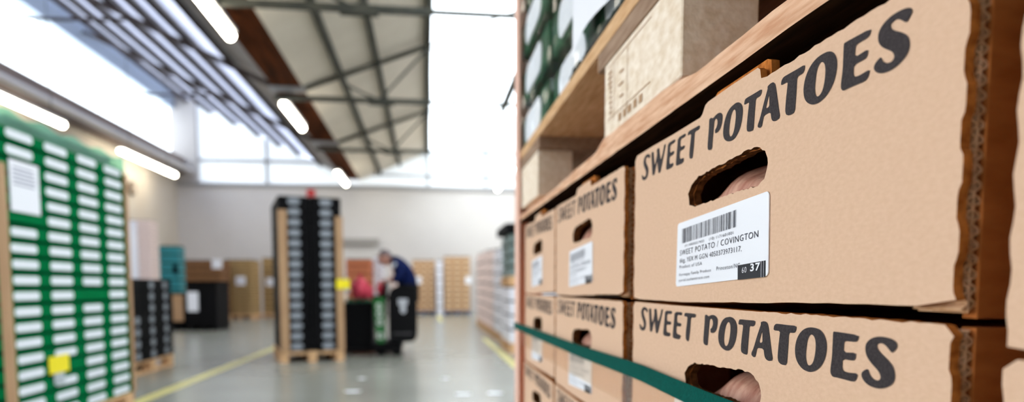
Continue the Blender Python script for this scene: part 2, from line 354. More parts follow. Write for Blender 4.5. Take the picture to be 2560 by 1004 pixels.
GLYPHS=[
([(437,1249),(411,1240),(390,1258),(356,1266),(326,1260),(313,1241),(324,1215),(356,1191),(388,1158),(392,1133),(377,1098),(331,1078),(282,1075),(233,1087),(213,1110),(220,1132),(245,1116),(274,1100),(309,1100),(333,1117),(329,1146),(298,1175),(265,1204),(249,1238),(273,1269),(327,1286),(389,1280),(429,1266)],None),
([(468,1276),(520,1278),(529,1228),(555,1154),(576,1168),(619,1236),(608,1276),(664,1280),(676,1238),(706,1167),(763,1226),(790,1279),(821,1280),(814,1260),(765,1178),(727,1115),(701,1077),(662,1075),(641,1122),(622,1183),(587,1136),(555,1082),(508,1079),(492,1143),(478,1213)],None),
([(876,1270),(1036,1274),(1027,1252),(925,1250),(920,1186),(1019,1189),(1010,1166),(914,1164),(913,1111),(930,1097),(1008,1098),(993,1070),(864,1069),(840,1083),(854,1143),(868,1211)],None),
([(1095,1268),(1258,1271),(1244,1249),(1148,1252),(1146,1186),(1242,1186),(1224,1163),(1137,1165),(1135,1111),(1156,1097),(1227,1095),(1214,1063),(1085,1064),(1061,1075),(1070,1133),(1086,1202)],None),
([(1294,1245),(1307,1269),(1411,1268),(1521,1268),(1509,1244),(1427,1244),(1420,1194),(1410,1126),(1394,1062),(1351,1068),(1336,1085),(1338,1136),(1358,1202),(1364,1245)],None),
([(1682,1268),(1713,1272),(1744,1260),(1784,1270),(1824,1274),(1863,1268),(1890,1251),(1894,1223),(1882,1186),(1859,1164),(1826,1154),(1786,1153),(1780,1176),(1804,1185),(1821,1207),(1821,1227),(1809,1243),(1790,1250),(1766,1241),(1760,1212),(1752,1161),(1743,1107),(1738,1062),(1704,1060),(1672,1069),(1664,1092),(1673,1156),(1682,1220)],None),
([(2071,1271),(2009,1263),(1964,1241),(1933,1205),(1914,1164),(1910,1124),(1926,1089),(1965,1066),(2011,1055),(2057,1053),(2100,1064),(2142,1092),(2170,1132),(2182,1175),(2184,1213),(2169,1242),(2136,1263),(2101,1271)],[(2059,1242),(2033,1229),(2014,1198),(2001,1158),(1996,1118),(2005,1090),(2024,1079),(2046,1081),(2067,1099),(2083,1133),(2092,1172),(2094,1211),(2082,1235)]),
([(2202,1231),(2209,1253),(2221,1263),(2329,1262),(2423,1264),(2416,1241),(2400,1231),(2350,1231),(2345,1190),(2337,1124),(2332,1054),(2286,1055),(2253,1064),(2245,1086),(2254,1150),(2265,1203),(2269,1233)],None),
([(2490,1259),(2523,1265),(2555,1263),(2574,1248),(2586,1217),(2603,1163),(2620,1107),(2639,1052),(2596,1045),(2564,1051),(2546,1067),(2533,1109),(2453,1108),(2443,1079),(2433,1053),(2415,1048),(2388,1057),(2385,1068),(2412,1101),(2449,1172),(2482,1227),(2494,1247)],[(2511,1213),(2492,1182),(2473,1137),(2518,1141),(2516,1177)]),
([(2640,1222),(2645,1246),(2665,1258),(2711,1258),(2787,1257),(2876,1258),(2873,1236),(2859,1222),(2802,1220),(2800,1165),(2796,1112),(2791,1042),(2737,1040),(2704,1052),(2694,1076),(2699,1130),(2708,1187),(2713,1223)],None),
([(3015,1259),(2965,1251),(2921,1230),(2888,1196),(2872,1155),(2872,1117),(2886,1083),(2914,1058),(2955,1039),(3001,1033),(3034,1036),(3076,1049),(3112,1072),(3139,1102),(3154,1142),(3157,1180),(3144,1214),(3120,1239),(3080,1256)],[(3017,1226),(2995,1213),(2983,1189),(2977,1155),(2973,1117),(2978,1087),(2990,1068),(3007,1063),(3027,1068),(3045,1084),(3057,1111),(3064,1151),(3063,1187),(3053,1210),(3036,1223)]),
([(3206,1247),(3215,1250),(3403,1246),(3396,1223),(3378,1215),(3305,1214),(3294,1206),(3292,1158),(3387,1164),(3383,1138),(3371,1129),(3287,1128),(3286,1086),(3298,1071),(3331,1067),(3404,1073),(3397,1046),(3377,1032),(3266,1036),(3213,1035),(3196,1051),(3196,1076),(3205,1129),(3206,1195)],None),
([(3627,1187),(3648,1203),(3658,1217),(3653,1232),(3632,1242),(3600,1248),(3563,1250),(3525,1247),(3492,1238),(3468,1225),(3454,1208),(3452,1187),(3459,1165),(3478,1145),(3504,1127),(3529,1113),(3549,1100),(3561,1085),(3563,1072),(3554,1062),(3538,1058),(3518,1061),(3498,1071),(3485,1082),(3477,1103),(3446,1091),(3432,1078),(3433,1064),(3449,1048),(3475,1035),(3510,1028),(3549,1027),(3586,1034),(3618,1046),(3640,1061),(3650,1079),(3651,1100),(3642,1124),(3625,1141),(3597,1159),(3563,1176),(3538,1192),(3529,1207),(3532,1218),(3551,1224),(3570,1223),(3589,1215),(3606,1203)],None)]
# ------------------------------------------------------------------ pallets
def pallet(L, W, label, loc, rz=0, name='pallet', m=None, group=None):
    """Euro pallet, L along local y, W along local x, base at z=0, height .144; origin at its middle"""
    m = m or WOOD
    t = empty(name, loc, rz); tag(t, label, 'pallet', group)
    w2, l2 = W/2, L/2
    for x in (-w2+.05, 0, w2-.05): MB().box(x-.05, x+.05, -l2, l2, 0, .022).build('bottom_board', m, t)
    for x in (-w2+.05, 0, w2-.05):
        for y in (-l2+.0725, 0, l2-.0725): MB().box(x-.05, x+.05, y-.0725, y+.0725, .022, .1).build('block', m, t)
    for y in (-l2+.0725, 0, l2-.0725): MB().box(-w2, w2, y-.0725, y+.0725, .1, .122).build('stringer_board', m, t)
    for x, b in ((-w2+.0725, .145), (-w2/2+.02, .1), (0, .145), (w2/2-.02, .1), (w2-.0725, .145)):
        MB().box(x-b/2, x+b/2, -l2, l2, .122, .144).build('deck_board', m, t)
    return t

# ------------------------------------------------------------------ sweet potato cartons
X0 = .193; BW = .396; BH = .132; TK = .0096; BD = .46
def U(u): return BW/2-u          # glyph u (from the far edge) -> local y
hole = [(.1345,.0728),(.1321,.0815),(.138,.0876),(.1513,.0914),(.172,.0924),(.192,.0932),(.211,.0944),(.2269,.0953),(.2381,.0944),(.2476,.0903),(.2511,.0857),(.251,.0797),(.2476,.0743),(.2404,.0719),(.2164,.0721),(.1825,.0714),(.1458,.0706)]
def jag(L, a, s):
    random.seed(s); out = []
    for i, (u, v) in enumerate(L):
        u2, v2 = L[(i+1) % len(L)]
        n = max(1, int(math.hypot(u2-u, v2-v)/.003))
        for k in range(n):
            t = k/n; out.append((u+(u2-u)*t+random.uniform(-a, a), v+(v2-v)*t+random.uniform(-a, a)))
    return out
def front_outline(tab, seed, jagged=.0005):
    random.seed(seed)
    L = []
    # far edge, going up (u~0) with soft scallops
    n = 24
    for i in range(n+1):
        v = .003+(BH-.006)*i/n
        L.append((.0010+.0008*math.sin(v*2*PI/.022), v))
    # top edge to the near side
    L += [(.006, BH+.0008)]
    if tab:
        L += [(.05, BH+.0008), (.1, BH), (.152, BH), (.1555, BH+.0015), (.1605, .1385), (.165, .1395), (.2, .1402), (.236, .1402), (.239, .1385), (.2405, BH+.001)]
    else:
        L += [(.1, BH), (.2, BH)]
    for i in range(1, 30):
        u = .243+(BW-.009-.243)*i/30; L.append((u, BH+random.uniform(-.0004, .0006)))
    L.append((BW-.005, BH))
    # near edge going down: square-ish scallops from perforated cutting
    for i in range(49):
        v = BH-.004-(BH-.012)*i/48
        s = math.sin(v*2*PI/.026+.8)
        L.append((BW-.0012+.0009*max(-1, min(1, s*3)), v))
    # bottom edge back to the far side, pulled up a little at the near end
    for i in range(1, 26):
        u = BW-.006-(BW-.01)*i/26
        L.append((u, .0016+.0034*min(1, max(0, 1.35-i/13))+random.uniform(-.0003, .0003)))
    return L
def make_carton():
    t = empty('sweet_potato_carton', (0, 0, 0))
    o = front_outline(True, 3); h = jag(hole, .0005, 5)
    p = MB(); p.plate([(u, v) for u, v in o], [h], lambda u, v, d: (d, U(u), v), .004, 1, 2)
    fp = p.build('front_panel', [CARD, CARDE, CARDE2], t)
    # inner core of the double wall, held back from the near edge, and its ribs
    o2 = [(min(u, BW-.03), max(v, .006)) for u, v in front_outline(False, 3)]
    o3 = []
    for q in o2:
        if not o3 or math.hypot(q[0]-o3[-1][0], q[1]-o3[-1][1]) > 1e-5: o3.append(q)
    h2 = jag([(.19+(u-.19)*.985, .083+(v-.083)*.96) for u, v in hole], .0006, 8)
    p = MB(); p.plate(o3, [h2], lambda u, v, d: (.0041+d, U(u), v), .0054, 1, 2)
    p.build('inner_liner', [CARDI, CARDE, CARDE2], t)
    fl = MB(); random.seed(9)
    for xa, xb, per in ((.0042, .0067, .0050), (.0069, .0096, .0054)):
        n = 170; pts = []
        for i in range(n+1):
            z = .004+(BH-.006)*i/n
            ph = z*2*PI/per+1.2*noise.noise((z*40, xa*900, 3))
            pts.append(((xa+xb)/2+(xb-xa)/2*math.sin(ph), z))
        for i in range(n):
            (x1, z1), (x2, z2) = pts[i], pts[i+1]
            nx, nz = -(z2-z1), x2-x1; l = math.hypot(nx, nz); nx, nz = nx/l*.00034, nz/l*.00034
            ya, yb = -BW/2+.0022, -BW/2+.028
            for sx, sz in ((nx, nz), (-nx, -nz)):
                fl.quad((x1+sx, ya, z1+sz), (x2+sx, ya, z2+sz), (x2+sx, yb, z2+sz), (x1+sx, yb, z1+sz))
            fl.quad((x1+nx, ya, z1+nz), (x2+nx, ya, z2+nz), (x2-nx, ya, z2-nz), (x1-nx, ya, z1-nz))
    fl.box(.00655, .0069, -BW/2+.002, -BW/2+.028, .003, BH-.002)
    fl.build('fluted_edge', FLUTE, t)
    # rim tab standing inside the front panel, under the pallet board above
    p = MB(); p.plate([(.163, .125), (.163, .1435), (.167, .1455), (.236, .1455), (.2405, .1435), (.2425, .125)], [], lambda u, v, d: (.006+d, U(u), v), .005)
    p.build('stacking_tab', CARDE, t)
    MB().box(BD-.008, BD-.003, -.05, .05, BH-.001, .1505).build('stacking_tab', CARDI, t)
    for y in (-BW/2+.001, BW/2-.008): MB().box(TK, BD, y, y+.007, .001, BH-.001).build('side_panel', CARDI, t)
    MB().box(BD-.008, BD, -BW/2+.008, BW/2-.008, .001, BH-.001).build('back_panel', CARDI, t)
    MB().box(TK, BD-.008, -BW/2+.008, BW/2-.008, .005, .010).build('bottom_panel', CARDI, t)
    MB().box(TK+.006, BD-.009, -BW/2+.009, BW/2-.009, .122, .125).build('top_panel', CARDI, t)  # unseen lid, added to keep the carton interior dark
    # printed words
    g = MB()
    def grow(L, k):          # fatten an outline along its vertex normals
        n = len(L); A = sum(L[i][0]*L[(i+1) % n][1]-L[(i+1) % n][0]*L[i][1] for i in range(n)); sg = 1 if A > 0 else -1; R = []
        for i in range(n):
            a, b, c = Vector(L[i-1]), Vector(L[i]), Vector(L[(i+1) % n])
            e = (b-a).normalized(); h_ = (c-b).normalized(); q = Vector((e.y+h_.y, -e.x-h_.x))
            q = q.normalized()*k*sg if q.length > .3 else Vector((0, 0)); R.append((b.x+q.x, b.y+q.y))
        return R
    def soft(L, t, it):      # round the corners of a traced outline
        for _ in range(it):
            R = []
            for i in range(len(L)):
                a, b = L[i], L[(i+1) % len(L)]
                R += [(a[0]+(b[0]-a[0])*t, a[1]+(b[1]-a[1])*t), (b[0]+(a[0]-b[0])*t, b[1]+(a[1]-b[1])*t)]
            L = R
        return L
    for gi, (O, I) in enumerate(GLYPHS):
        rd = (.25, 2) if gi in (0, 6, 10, 12) else (.2, 1)
        k = 3.0 if gi < 5 else 1.6
        O = grow(O, k); I = grow(I, -k) if I else None
        f = lambda L: [(u*1e-4, v*1e-4) for u, v in soft(L, *rd)]
        g.plate(f(O), [f(I)] if I else [], lambda u, v, d: (-.0003+d*0, U(u), v), 0)
    l = g.build('lettering', INK, fp); l['label'] = 'black printed words SWEET POTATOES'
    # sticker
    K = [Vector((.1143, .0612)), Vector((.2553, .0669)), Vector((.257, .0191)), Vector((.1124, .0131))]
    def sq(a, c):  # a across 0..1, c down 0..1
        q = (K[0]*(1-a)+K[1]*a)*(1-c)+(K[3]*(1-a)+K[2]*a)*c; return q.x, q.y
    r = []
    for ca, cc, a0 in ((.022, .06, PI), (.978, .06, 1.5*PI), (.978, .94, 0), (.022, .94, .5*PI)):
        for i in range(7):
            th = a0+.5*PI*i/6; r.append(sq(ca+.022*math.cos(th), cc+.06*math.sin(th)))
    s = MB(); s.plate(r, [], lambda u, v, d: (-.0009+d, U(u), v), .0006)
    st = s.build('label', STICK, t); st['label'] = 'white printed sticker with barcode'
    random.seed(21); bc = MB(); xx = 0.0
    def bq(mb, a, c, x=-.0012): mb.quad(*[(x, U(p[0]), p[1]) for p in (a[0], a[1], c[1], c[0])])
    B = [Vector((.1239, .0564)), Vector((.2176, .0610)), Vector((.2179, .0502)), Vector((.1244, .0456))]
    while xx < .985:
        wd = random.choice((.004, .004, .006, .010)); wd = min(wd, 1-xx)
        tA, tB = xx, xx+wd
        P = [B[0].lerp(B[1], tA), B[0].lerp(B[1], tB), B[3].lerp(B[2], tB), B[3].lerp(B[2], tA)]
        bc.quad(*[(-.0012, U(q.x), q.y) for q in P])
        xx += wd+random.choice((.007, .010, .012, .016))
    bc.build('barcode', PRINTG if False else PRINT, st)
    def line(mb, body, a, c, h, x=-.0012, bold=0):
        a = Vector(a); c = Vector(c); V, F = text_mesh(body, 1, h, bold)
        vs = [mb.bm.verts.new((x, U((a.lerp(c, p[0])).x), (a.lerp(c, p[0])).y+p[1])) for p in V]
        for f in F:
            try: mb.bm.faces.new([vs[i] for i in f])
            except ValueError: pass
    tx = MB()
    line(tx, 'SWEET POTATO / COVINGTON', (.1206, .0366), (.2445, .0418), .0040)
    line(tx, '6kg, YEX M GGN 4050373973117,', (.1209, .0311), (.2237, .0348), .0034)
    line(tx, 'Product of USA', (.1205, .0268), (.1632, .0283), .0024)
    line(tx, 'Kornegay Family Produce', (.1202, .0211), (.1786, .0234), .0021)
    line(tx, 'Princeton/NC', (.1878, .0237), (.2221, .0250), .0027)
    line(tx, 'portal.authenttrace.com', (.12, .0169), (.1762, .0191), .0021)
    line(tx, '(01) 00850002174023', (.1303, .0427), (.166, .0441), .0017)
    line(tx, '(10) 1171601001', (.1745, .0445), (.2115, .0460), .0019)
    tx.build('label_text', PRINT, st)
    pk = MB(); pk.quad(*[(-.0011, U(u), v) for u, v in ((.2188, .0262), (.254, .0279), (.2543, .0186), (.2193, .0172))])
    pk.build('black_patch', PATCHK, st)
    wt = MB()
    line(wt, '60', (.2254, .0213), (.2313, .0216), .0035, -.0014)
    line(wt, '37', (.2362, .0222), (.2484, .0227), .0043, -.0014, .03)
    wt.quad(*[(-.0014, U(u), v) for u, v in ((.2492, .0277), (.2496, .0277), (.2500, .0184), (.2496, .0184))])
    wt.quad(*[(-.0014, U(u), v) for u, v in ((.2522, .0278), (.2525, .0278), (.2528, .0185), (.2525, .0185))])
    wt.build('label_number', STICK, st)
    return t
proto = make_carton()
def rowz(r): return .144+.1335*(r-1)     # row 1 stands on the pallet, row 7 is under the upper pallet
cols = [(.229, .396, 'right-hand'), (.663, .362, 'middle'), (1.033, .318, 'far')]
cname = ['large nearest column', 'middle column', 'farthest column by the edge board']
rown = {7: 'top row under the upper pallet', 6: 'second row from the top', 5: 'third row from the top', 4: 'fourth row from the top', 3: 'fifth row from the top', 2: 'row above the lowest', 1: 'lowest row on the pallet'}
om = MB(); om.plate(front_outline(False, 3), [jag(hole, .0005, 5)], lambda u, v, d: (d, U(u), v), .004, 1, 2)
oo = om.build('front_panel', [CARD, CARDE, CARDE2]); PLAIN_FRONT = oo.data; bpy.data.objects.remove(oo)
used = False
def no_tab(o):
    for c in list(o.children):
        if c.name.startswith('stacking_tab'): bpy.data.objects.remove(c)
        elif c.name.startswith('front_panel'): c.data = PLAIN_FRONT
for ci, (ya, wd, _) in enumerate(cols):
    for r in range(7, 0, -1):
        o = copy_tree(proto) if used else proto
        used = True
        # neighbouring cartons are pushed in a millimetre or two and never quite square
        random.seed(ci*31+r)
        o.location = (X0+(0 if (ci, r) in ((0, 7), (0, 6)) else random.uniform(0, .0025)), ya+wd/2, rowz(r)+.0005)
        o.scale = (1, wd/BW, 1)
        if r != 7: no_tab(o)
        tag(o, 'sweet potato carton, %s, %s' % (cname[ci], rown[r]), 'carton', 'sweet potato cartons')
rown2 = ['lowest', 'second up', 'third up', 'fourth up', 'fifth up', 'sixth up', 'uppermost']
for r in range(1, 8):
    o = copy_tree(proto); o.location = (X0+.0, .2075-BW/2, .144+.1318*(r-1)+.0005); o.scale = (1, 1, .985)
    no_tab(o)
    tag(o, 'carton at the right picture edge past the dark gap, %s of its column' % rown2[r-1], 'carton', 'cartons of the neighbouring pallet')
pallet(1.25, .8, 'wooden pallet under the sweet potato cartons', (X0+.4, .845, 0))
pallet(1.2, .8, 'wooden pallet under the cartons at the right edge', (X0+.4, -.395, 0))

# sweet potatoes behind the hand holes
def potato(x, y, z, r, seed, label, m=SKIN_POT, rz=0):
    o = MB().blob((0, 0, 0), r, 4, .10, seed, 1.3).build('sweet_potato', m, None, True, loc=(x, y, z))
    o.rotation_euler = (0, 0, rz); tag(o, label, 'sweet potato', 'sweet potatoes in the cartons')
potato(.230, .452, rowz(7)+.0635, (.0255, .076, .0290), 1, 'pale sweet potato low in the hand hole of the large upper carton')
potato(.232, .446, rowz(6)+.0585, (.0265, .064, .0280), 2, 'pale creased sweet potato in the hand hole of the large lower carton')
potato(.240, .572, rowz(6)+.0680, (.030, .027, .027), 3, 'dark reddish sweet potato left in the hand hole of the large lower carton', SKIN_LIT)
potato(.237, .90, rowz(7)+.070, (.030, .08, .032), 4, 'sweet potato filling the hand hole of the middle upper carton')
potato(.237, .88, rowz(6)+.060, (.030, .08, .032), 5, 'sweet potato filling the hand hole of the middle lower carton')
potato(.239, 1.19, rowz(7)+.064, (.030, .065, .032), 6, 'sweet potato in the hand hole of the farthest upper carton')
potato(.239, .86, rowz(5)+.055, (.030, .075, .03), 7, 'sweet potato in the middle carton below the green strap')

# strap, film band and edge board
def zs(y):
    T = [(-.2, .8800), (.0, .8812), (.40, .8803), (.457, .8806), (.589, .8828), (.83, .8792), (1.416, .8770)]
    for (a, b), (c, d) in zip(T, T[1:]):
        if y <= c: return b+(d-b)*(y-a)/(c-a)
    return T[-1][1]
s = MB(); n = 60
def ribbon(mb, z0, z1, x, ya, yb, th, n=60, f=None, one=False):
    for i in range(n):
        y1, y2 = ya+(yb-ya)*i/n, ya+(yb-ya)*(i+1)/n
        d1, d2 = (f(y1), f(y2)) if f else (0, 0)
        for xx in ((x,) if one else (x, x+th)):
            mb.quad((xx, y1, z0+d1), (xx, y2, z0+d2), (xx, y2, z1+d2), (xx, y1, z1+d1))
    return mb
ribbon(s, -.0072, .0072, X0-.0056, -.2, 1.472, .0008, 60, zs)
s.box(X0-.0056, X0+.72, 1.472, 1.4728, .8698, .8842)
so = s.build('strapping_band', STRAP); tag(so, 'dark green woven strapping band tight around the cartons', 'strap')
# film band with a slight ripple
f = MB(); ribbon(f, .8415, .872, X0-.0019, -.15, 1.36, .0003, 50, lambda y: .003*math.sin(y*3)+.008*max(0, y-.9), True)
fo = f.build('film_band', FILM); tag(fo, 'clear film band around the cartons below the green strap', 'film')
p = MB()
L = [(0, 0), (.06, 0), (.06, .004), (.004, .004), (.004, .06), (0, .06)]
p.plate([(1.462-a, b) for a, b in L], [], lambda u, v, d: (X0-.0046+v, u, .15+d), 2.14)
po = p.build('edge_board', POST); tag(po, 'tall pinkish cardboard edge board at the far corner of the sweet potato pallet', 'edge protector')

# upper pallet resting on the carton tabs
t = empty('pallet', (X0, .63, 1.0955)); tag(t, 'rough wooden pallet resting on the sweet potato cartons', 'pallet')
def front_board(mb, ya, yb, z0, depth, ftop, seed, zt=.022):
    n = 90; rows = []
    for i in range(n+1):
        y = ya+(yb-ya)*i/n
        k = noise.noise((y*9, seed, 0))*.0018+noise.noise((y*30, seed, 5))*.0012
        tp = ftop(y)+noise.noise((y*22, seed, 9))*.0018
        rows.append([(0+k, y, z0+max(0, k)), (-.0008+k, y, z0+tp*.5), (0+k*.5, y, z0+tp), (.03, y, z0+zt), (depth, y, z0+zt), (depth, y, z0)])
    vs = [[mb.bm.verts.new(p) for p in r] for r in rows]
    for i in range(n):
        for j in range(6):
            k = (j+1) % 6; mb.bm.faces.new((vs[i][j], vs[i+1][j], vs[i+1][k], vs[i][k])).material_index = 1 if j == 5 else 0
    mb.bm.faces.new(vs[0]); mb.bm.faces.new(vs[-1][::-1])
def ftop(Y):   # front face height of the bottom board, low where the edge is waney
    T = [(-1, .0155), (.37, .0155), (.49, .0165), (.53, .022), (.74, .0235), (.78, .0160), (1.05, .0105), (1.3, .0098), (2, .0105)]
    for (a, b), (c, d) in zip(T, T[1:]):
        if Y <= c: return b+(d-b)*(Y-a)/(c-a)
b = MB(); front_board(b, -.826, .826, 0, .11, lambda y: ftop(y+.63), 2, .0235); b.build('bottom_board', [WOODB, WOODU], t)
for x in (.36, .69): MB().box(x, x+.11, -.826, .826, 0, .0235).build('bottom_board', WOOD, t)
for yc, nm in ((.632, 0), (1.315, 0), (-.07, 0)):
    for x in (0, .36, .69):
        wdx = .064 if x == 0 else .11
        bl = MB().box(x+.002, x+wdx, yc-.63-.114, yc-.63+.114, .0235, .1022)
        bo = bl.build('block', CHIP, t, bevel=.0012)
        if x == 0 and yc > 0: stamped = bo; syc = yc
        if x == 0 and yc == .632:
            s = MB(); random.seed(4)
            def mark(y0, y1, z0, z1): s.quad((.0015, y0-.63, z0), (.0015, y1-.63, z0), (.0015, y1-.63, z1), (.0015, y0-.63, z1))
            for i in range(9): mark(.716-.0*i, .716+random.uniform(.006, .016), .045+i*.0052, .048+i*.0052)
            for y0 in (.706, .66): mark(y0, y0+.0012, .036, .094)
            for i in range(3):
                mark(.673, .673+random.uniform(.01, .024), .052+i*.012, .0545+i*.012)
            mark(.59, .73, .0405, .0415); mark(.59, .735, .095, .0958)
            for i in range(5): mark(.612+i*.017, .612+i*.017+random.choice((.010, .012, .006)), .030, .0375)
            so = s.build('stamp', STAMP, bo); so['label'] = 'faint brown stamp marks'
for yc in (.638, 1.315, -.07):
    MB().box(.0008, .8, yc-.63-.135, yc-.63+.135, .1022, .1215).build('stringer_board', WOODW, t)
for i, x in enumerate((0, .17, .34, .51, .67)):
    MB().box(x, x+(.145 if i in (0, 4) else .13), -.826, .826, .1215, .139).build('deck_board', WOODD if i else WOOD, t)
DECK = 1.0955+.139

# ------------------------------------------------------------------ generic stacks
def carton_proto(name, w, d, h, body, labm=None, lw=.6, lh=.5, gap=.012, round_=True, off=0, nlab=1, lcy=.5):
    """a tray whose face looks along -y of its own frame (x across); origin at the middle of the bottom front edge"""
    t = empty(name, (0, 0, 0))
    m = MB(); m.box(-w/2, w/2, 0, d, 0, h-gap); m.build('tray', body, t, bevel=min(.004, gap/3))
    if gap > .002: MB().box(-w/2+.012, w/2-.012, .03, d-.015, h-gap, h).build('gap_shade', DARK, t)  # black block painted in for the shade in the gap between trays
    if labm:
        hw, hh = w*lw/2, h*lh/2; r = min(hw, hh)*(1 if round_ else .15); L = []
        for cx, cy, a0 in ((hw-r, hh-r, 0), (-hw+r, hh-r, PI/2), (-hw+r, -hh+r, PI), (hw-r, -hh+r, 1.5*PI)):
            for i in range(6): L.append((cx+r*math.cos(a0+PI/2*i/5)+off, (h-gap)*lcy+cy+r*math.sin(a0+PI/2*i/5)))
        m = MB(); m.plate(L, [], lambda u, v, dd: (u, -.002+dd, v), .002); m.build('label', labm, t)
    return t
def grid(p, origin, rz, ncol, nrow, w, h, name, cat, group, fmt, skip=(), first=True, strip=(), dep=0, jit=.004, nolab=()):
    """columns along the local x, rows upward; fmt(col,row)->label"""
    c, s_ = math.cos(rz), math.sin(rz); first_used = [not first]
    for i in range(ncol):
        for r in range(nrow):
            if (i, r) in skip: continue
            o = p if not first_used[0] else copy_tree(p)
            first_used[0] = True
            random.seed(i*97+r*7+int(origin[1]*10))
            lx = (i+.5)*w; ly = dep+random.uniform(0, jit)
            o.location = (origin[0]+c*lx-s_*ly, origin[1]+s_*lx+c*ly, origin[2]+r*h)
            o.rotation_euler = (0, 0, rz)
            if (i, r) in nolab:
                for ch in [q for q in o.children if q.name.startswith('label')]: bpy.data.objects.remove(ch)
            tag(o, fmt(i, r), cat, group)
    return p
# ------------------------------------------------------------------ green cartons on the upper pallet
gp = carton_proto('green_carton', .30, .38, .0935, GREEND, LAB, .60, .56, .028)
rowg = ['bottom', 'second', 'third', 'fourth', 'fifth']
colg = ['far end', 'second from the far end', 'third from the far end', 'nearest']
grid(gp, (X0+.006, 1.435, DECK), -PI/2, 4, 5, .302, .0935, 'green_carton', 'carton', 'green cartons on the upper pallet',
     lambda i, r: 'dark green carton on the rough upper pallet, %s column, %s row' % (colg[i], rowg[r]), jit=.012)
s = MB(); random.seed(2)
n = 14
for i in range(n):
    for j in range(10):
        def q(a, c):
            y = .885-.37*a/n; z = 1.250+.34*c/10
            return (X0-.0045-.004*math.sin(a*.5)*(1-c/10)-.0035*(a/n), y, z+.006*math.sin(a*.45))
        s.quad(q(i, j), q(i+1, j), q(i+1, j+1), q(i, j+1))
so = s.build('paper_sheet', PAPER, smooth=True); tag(so, 'large blank white sheet hung on the dark green cartons', 'paper')
nt = MB()
for i in range(26):
    y = .93-.016*i
    nt.blob((X0+.003+.003*random.random(), y, DECK+.006), (.004, .013, .005), 2, .3, i, 2.5)
no = nt.build('net_hem', mat('black green netting', (22, 40, 30), .8, (8, 14, 12), 220, bump=.8), smooth=True); tag(no, 'bunched black green net hem under the white sheet', 'net')
fw = MB(); N1, N2 = 60, 24
def fq(a, c):
    y = 1.43-.9*a/N1; z = DECK+.004+.44*c/N2
    return (X0-.0008+.0035*noise.noise((y*22, z*30, 4))+.001*noise.noise((y*60, z*60, 8)), y, z)
for a in range(N1):
    for c in range(N2): fw.quad(fq(a, c), fq(a+1, c), fq(a+1, c+1), fq(a, c+1))
fo = fw.build('film_wrap', FILMG, smooth=True); tag(fo, 'glossy clear film wrapped around the dark green cartons', 'film')

# ------------------------------------------------------------------ tall green stack on the left
GX = -2.24; GY0 = 3.99; GH = .0885; GZ = .166
gpal = pallet(1.53, .8, 'wooden pallet under the tall bright green stack', (GX-.4, GY0+.765, 0)); gpal.scale = (1, 1, .166/.144)
g = carton_proto('green_carton', .378, .5, GH, GREEN, LAB, .68, .52, .017, nlab=1, lcy=.5)
nolab = {(0, 13), (0, 14), (0, 15), (0, 16), (2, 8), (1, 3)}
cg = ['nearest column', 'second column', 'third column', 'farthest column']
grid(g, (GX, GY0, GZ), PI/2, 4, 19, .381, GH, 'green_carton', 'carton', 'green cartons of the tall left stack',
     lambda i, r: 'bright green carton of the tall left stack, %s, %s' % (cg[i], rowname(r, 19)), nolab=nolab, jit=.006)
def sheet(name, x, y0, y1, z0, z1, m, label, th=.002, cat='paper'):
    o = MB().box(x, x+th, y0, y1, z0, z1).build(name, m); tag(o, label, cat); return o
sh = sheet('paper_sheet', GX+.004, 4.06, 4.345, 1.375, 1.655, PAPER, 'white printed sheet on the upper part of the tall green stack')
ln = MB(); random.seed(5)
for k in range(5): ln.box(.0021, .0026, .03, .2+.05*random.random(), .235-.022*k, .243-.022*k)
l = ln.build('print_lines', PRINTG, sh); 
l.location = (GX+.004, 4.06, 1.375)
sheet('yellow_label', GX+.006, 4.345, 4.575, .44, .545, YEL, 'yellow label low on the tall green stack', cat='label')
sheet('grey_tag', GX+.0045, 4.40, 4.52, .37, .445, mat('grey tag', (176, 186, 190), .7), 'small grey tag under the yellow label', cat='label')
def edge_l(x, y, z0, z1, fx, fy, m, label, w=.07, name='edge_board'):
    """L shaped edge board hugging a corner at x,y; fx,fy are the directions its two flanges run"""
    b = MB(); t_ = .005
    b.box(min(x, x+fx*w), max(x, x+fx*w), min(y, y-fy*t_), max(y, y-fy*t_), z0, z1)
    b.box(min(x, x-fx*t_), max(x, x-fx*t_), min(y-fy*t_, y+fy*w), max(y-fy*t_, y+fy*w), z0, z1)
    o = b.build(name, m); tag(o, label, 'edge protector'); return o
edge_l(GX+.008, GY0-.012, .17, 1.62, -1, 1, POSTB, 'brown edge board on the near corner of the tall green stack', .034)
edge_l(GX+.008, GY0+1.54, .17, 1.8, -1, -1, POSTB, 'brown edge board on the far corner of the tall green stack', .05)

# ------------------------------------------------------------------ low black stack
BX = -3.12
pallet(1.25, .8, 'wooden pallet under the low black stack', (BX-.41, 8.27, 0))
k = carton_proto('black_crate', .41, .6, .13, BLK, GREYL, .30, .68, .008)
c3 = ['near', 'middle', 'far']
grid(k, (BX, 7.65, .144), PI/2, 3, 7, .413, .13, 'black_crate', 'crate', 'crates of the low black stack',
     lambda i, r: 'black crate of the low stack, %s column, %s' % (c3[i], rowname(r, 7)), nolab={(0, 4), (0, 5), (0, 6)}, jit=.008)

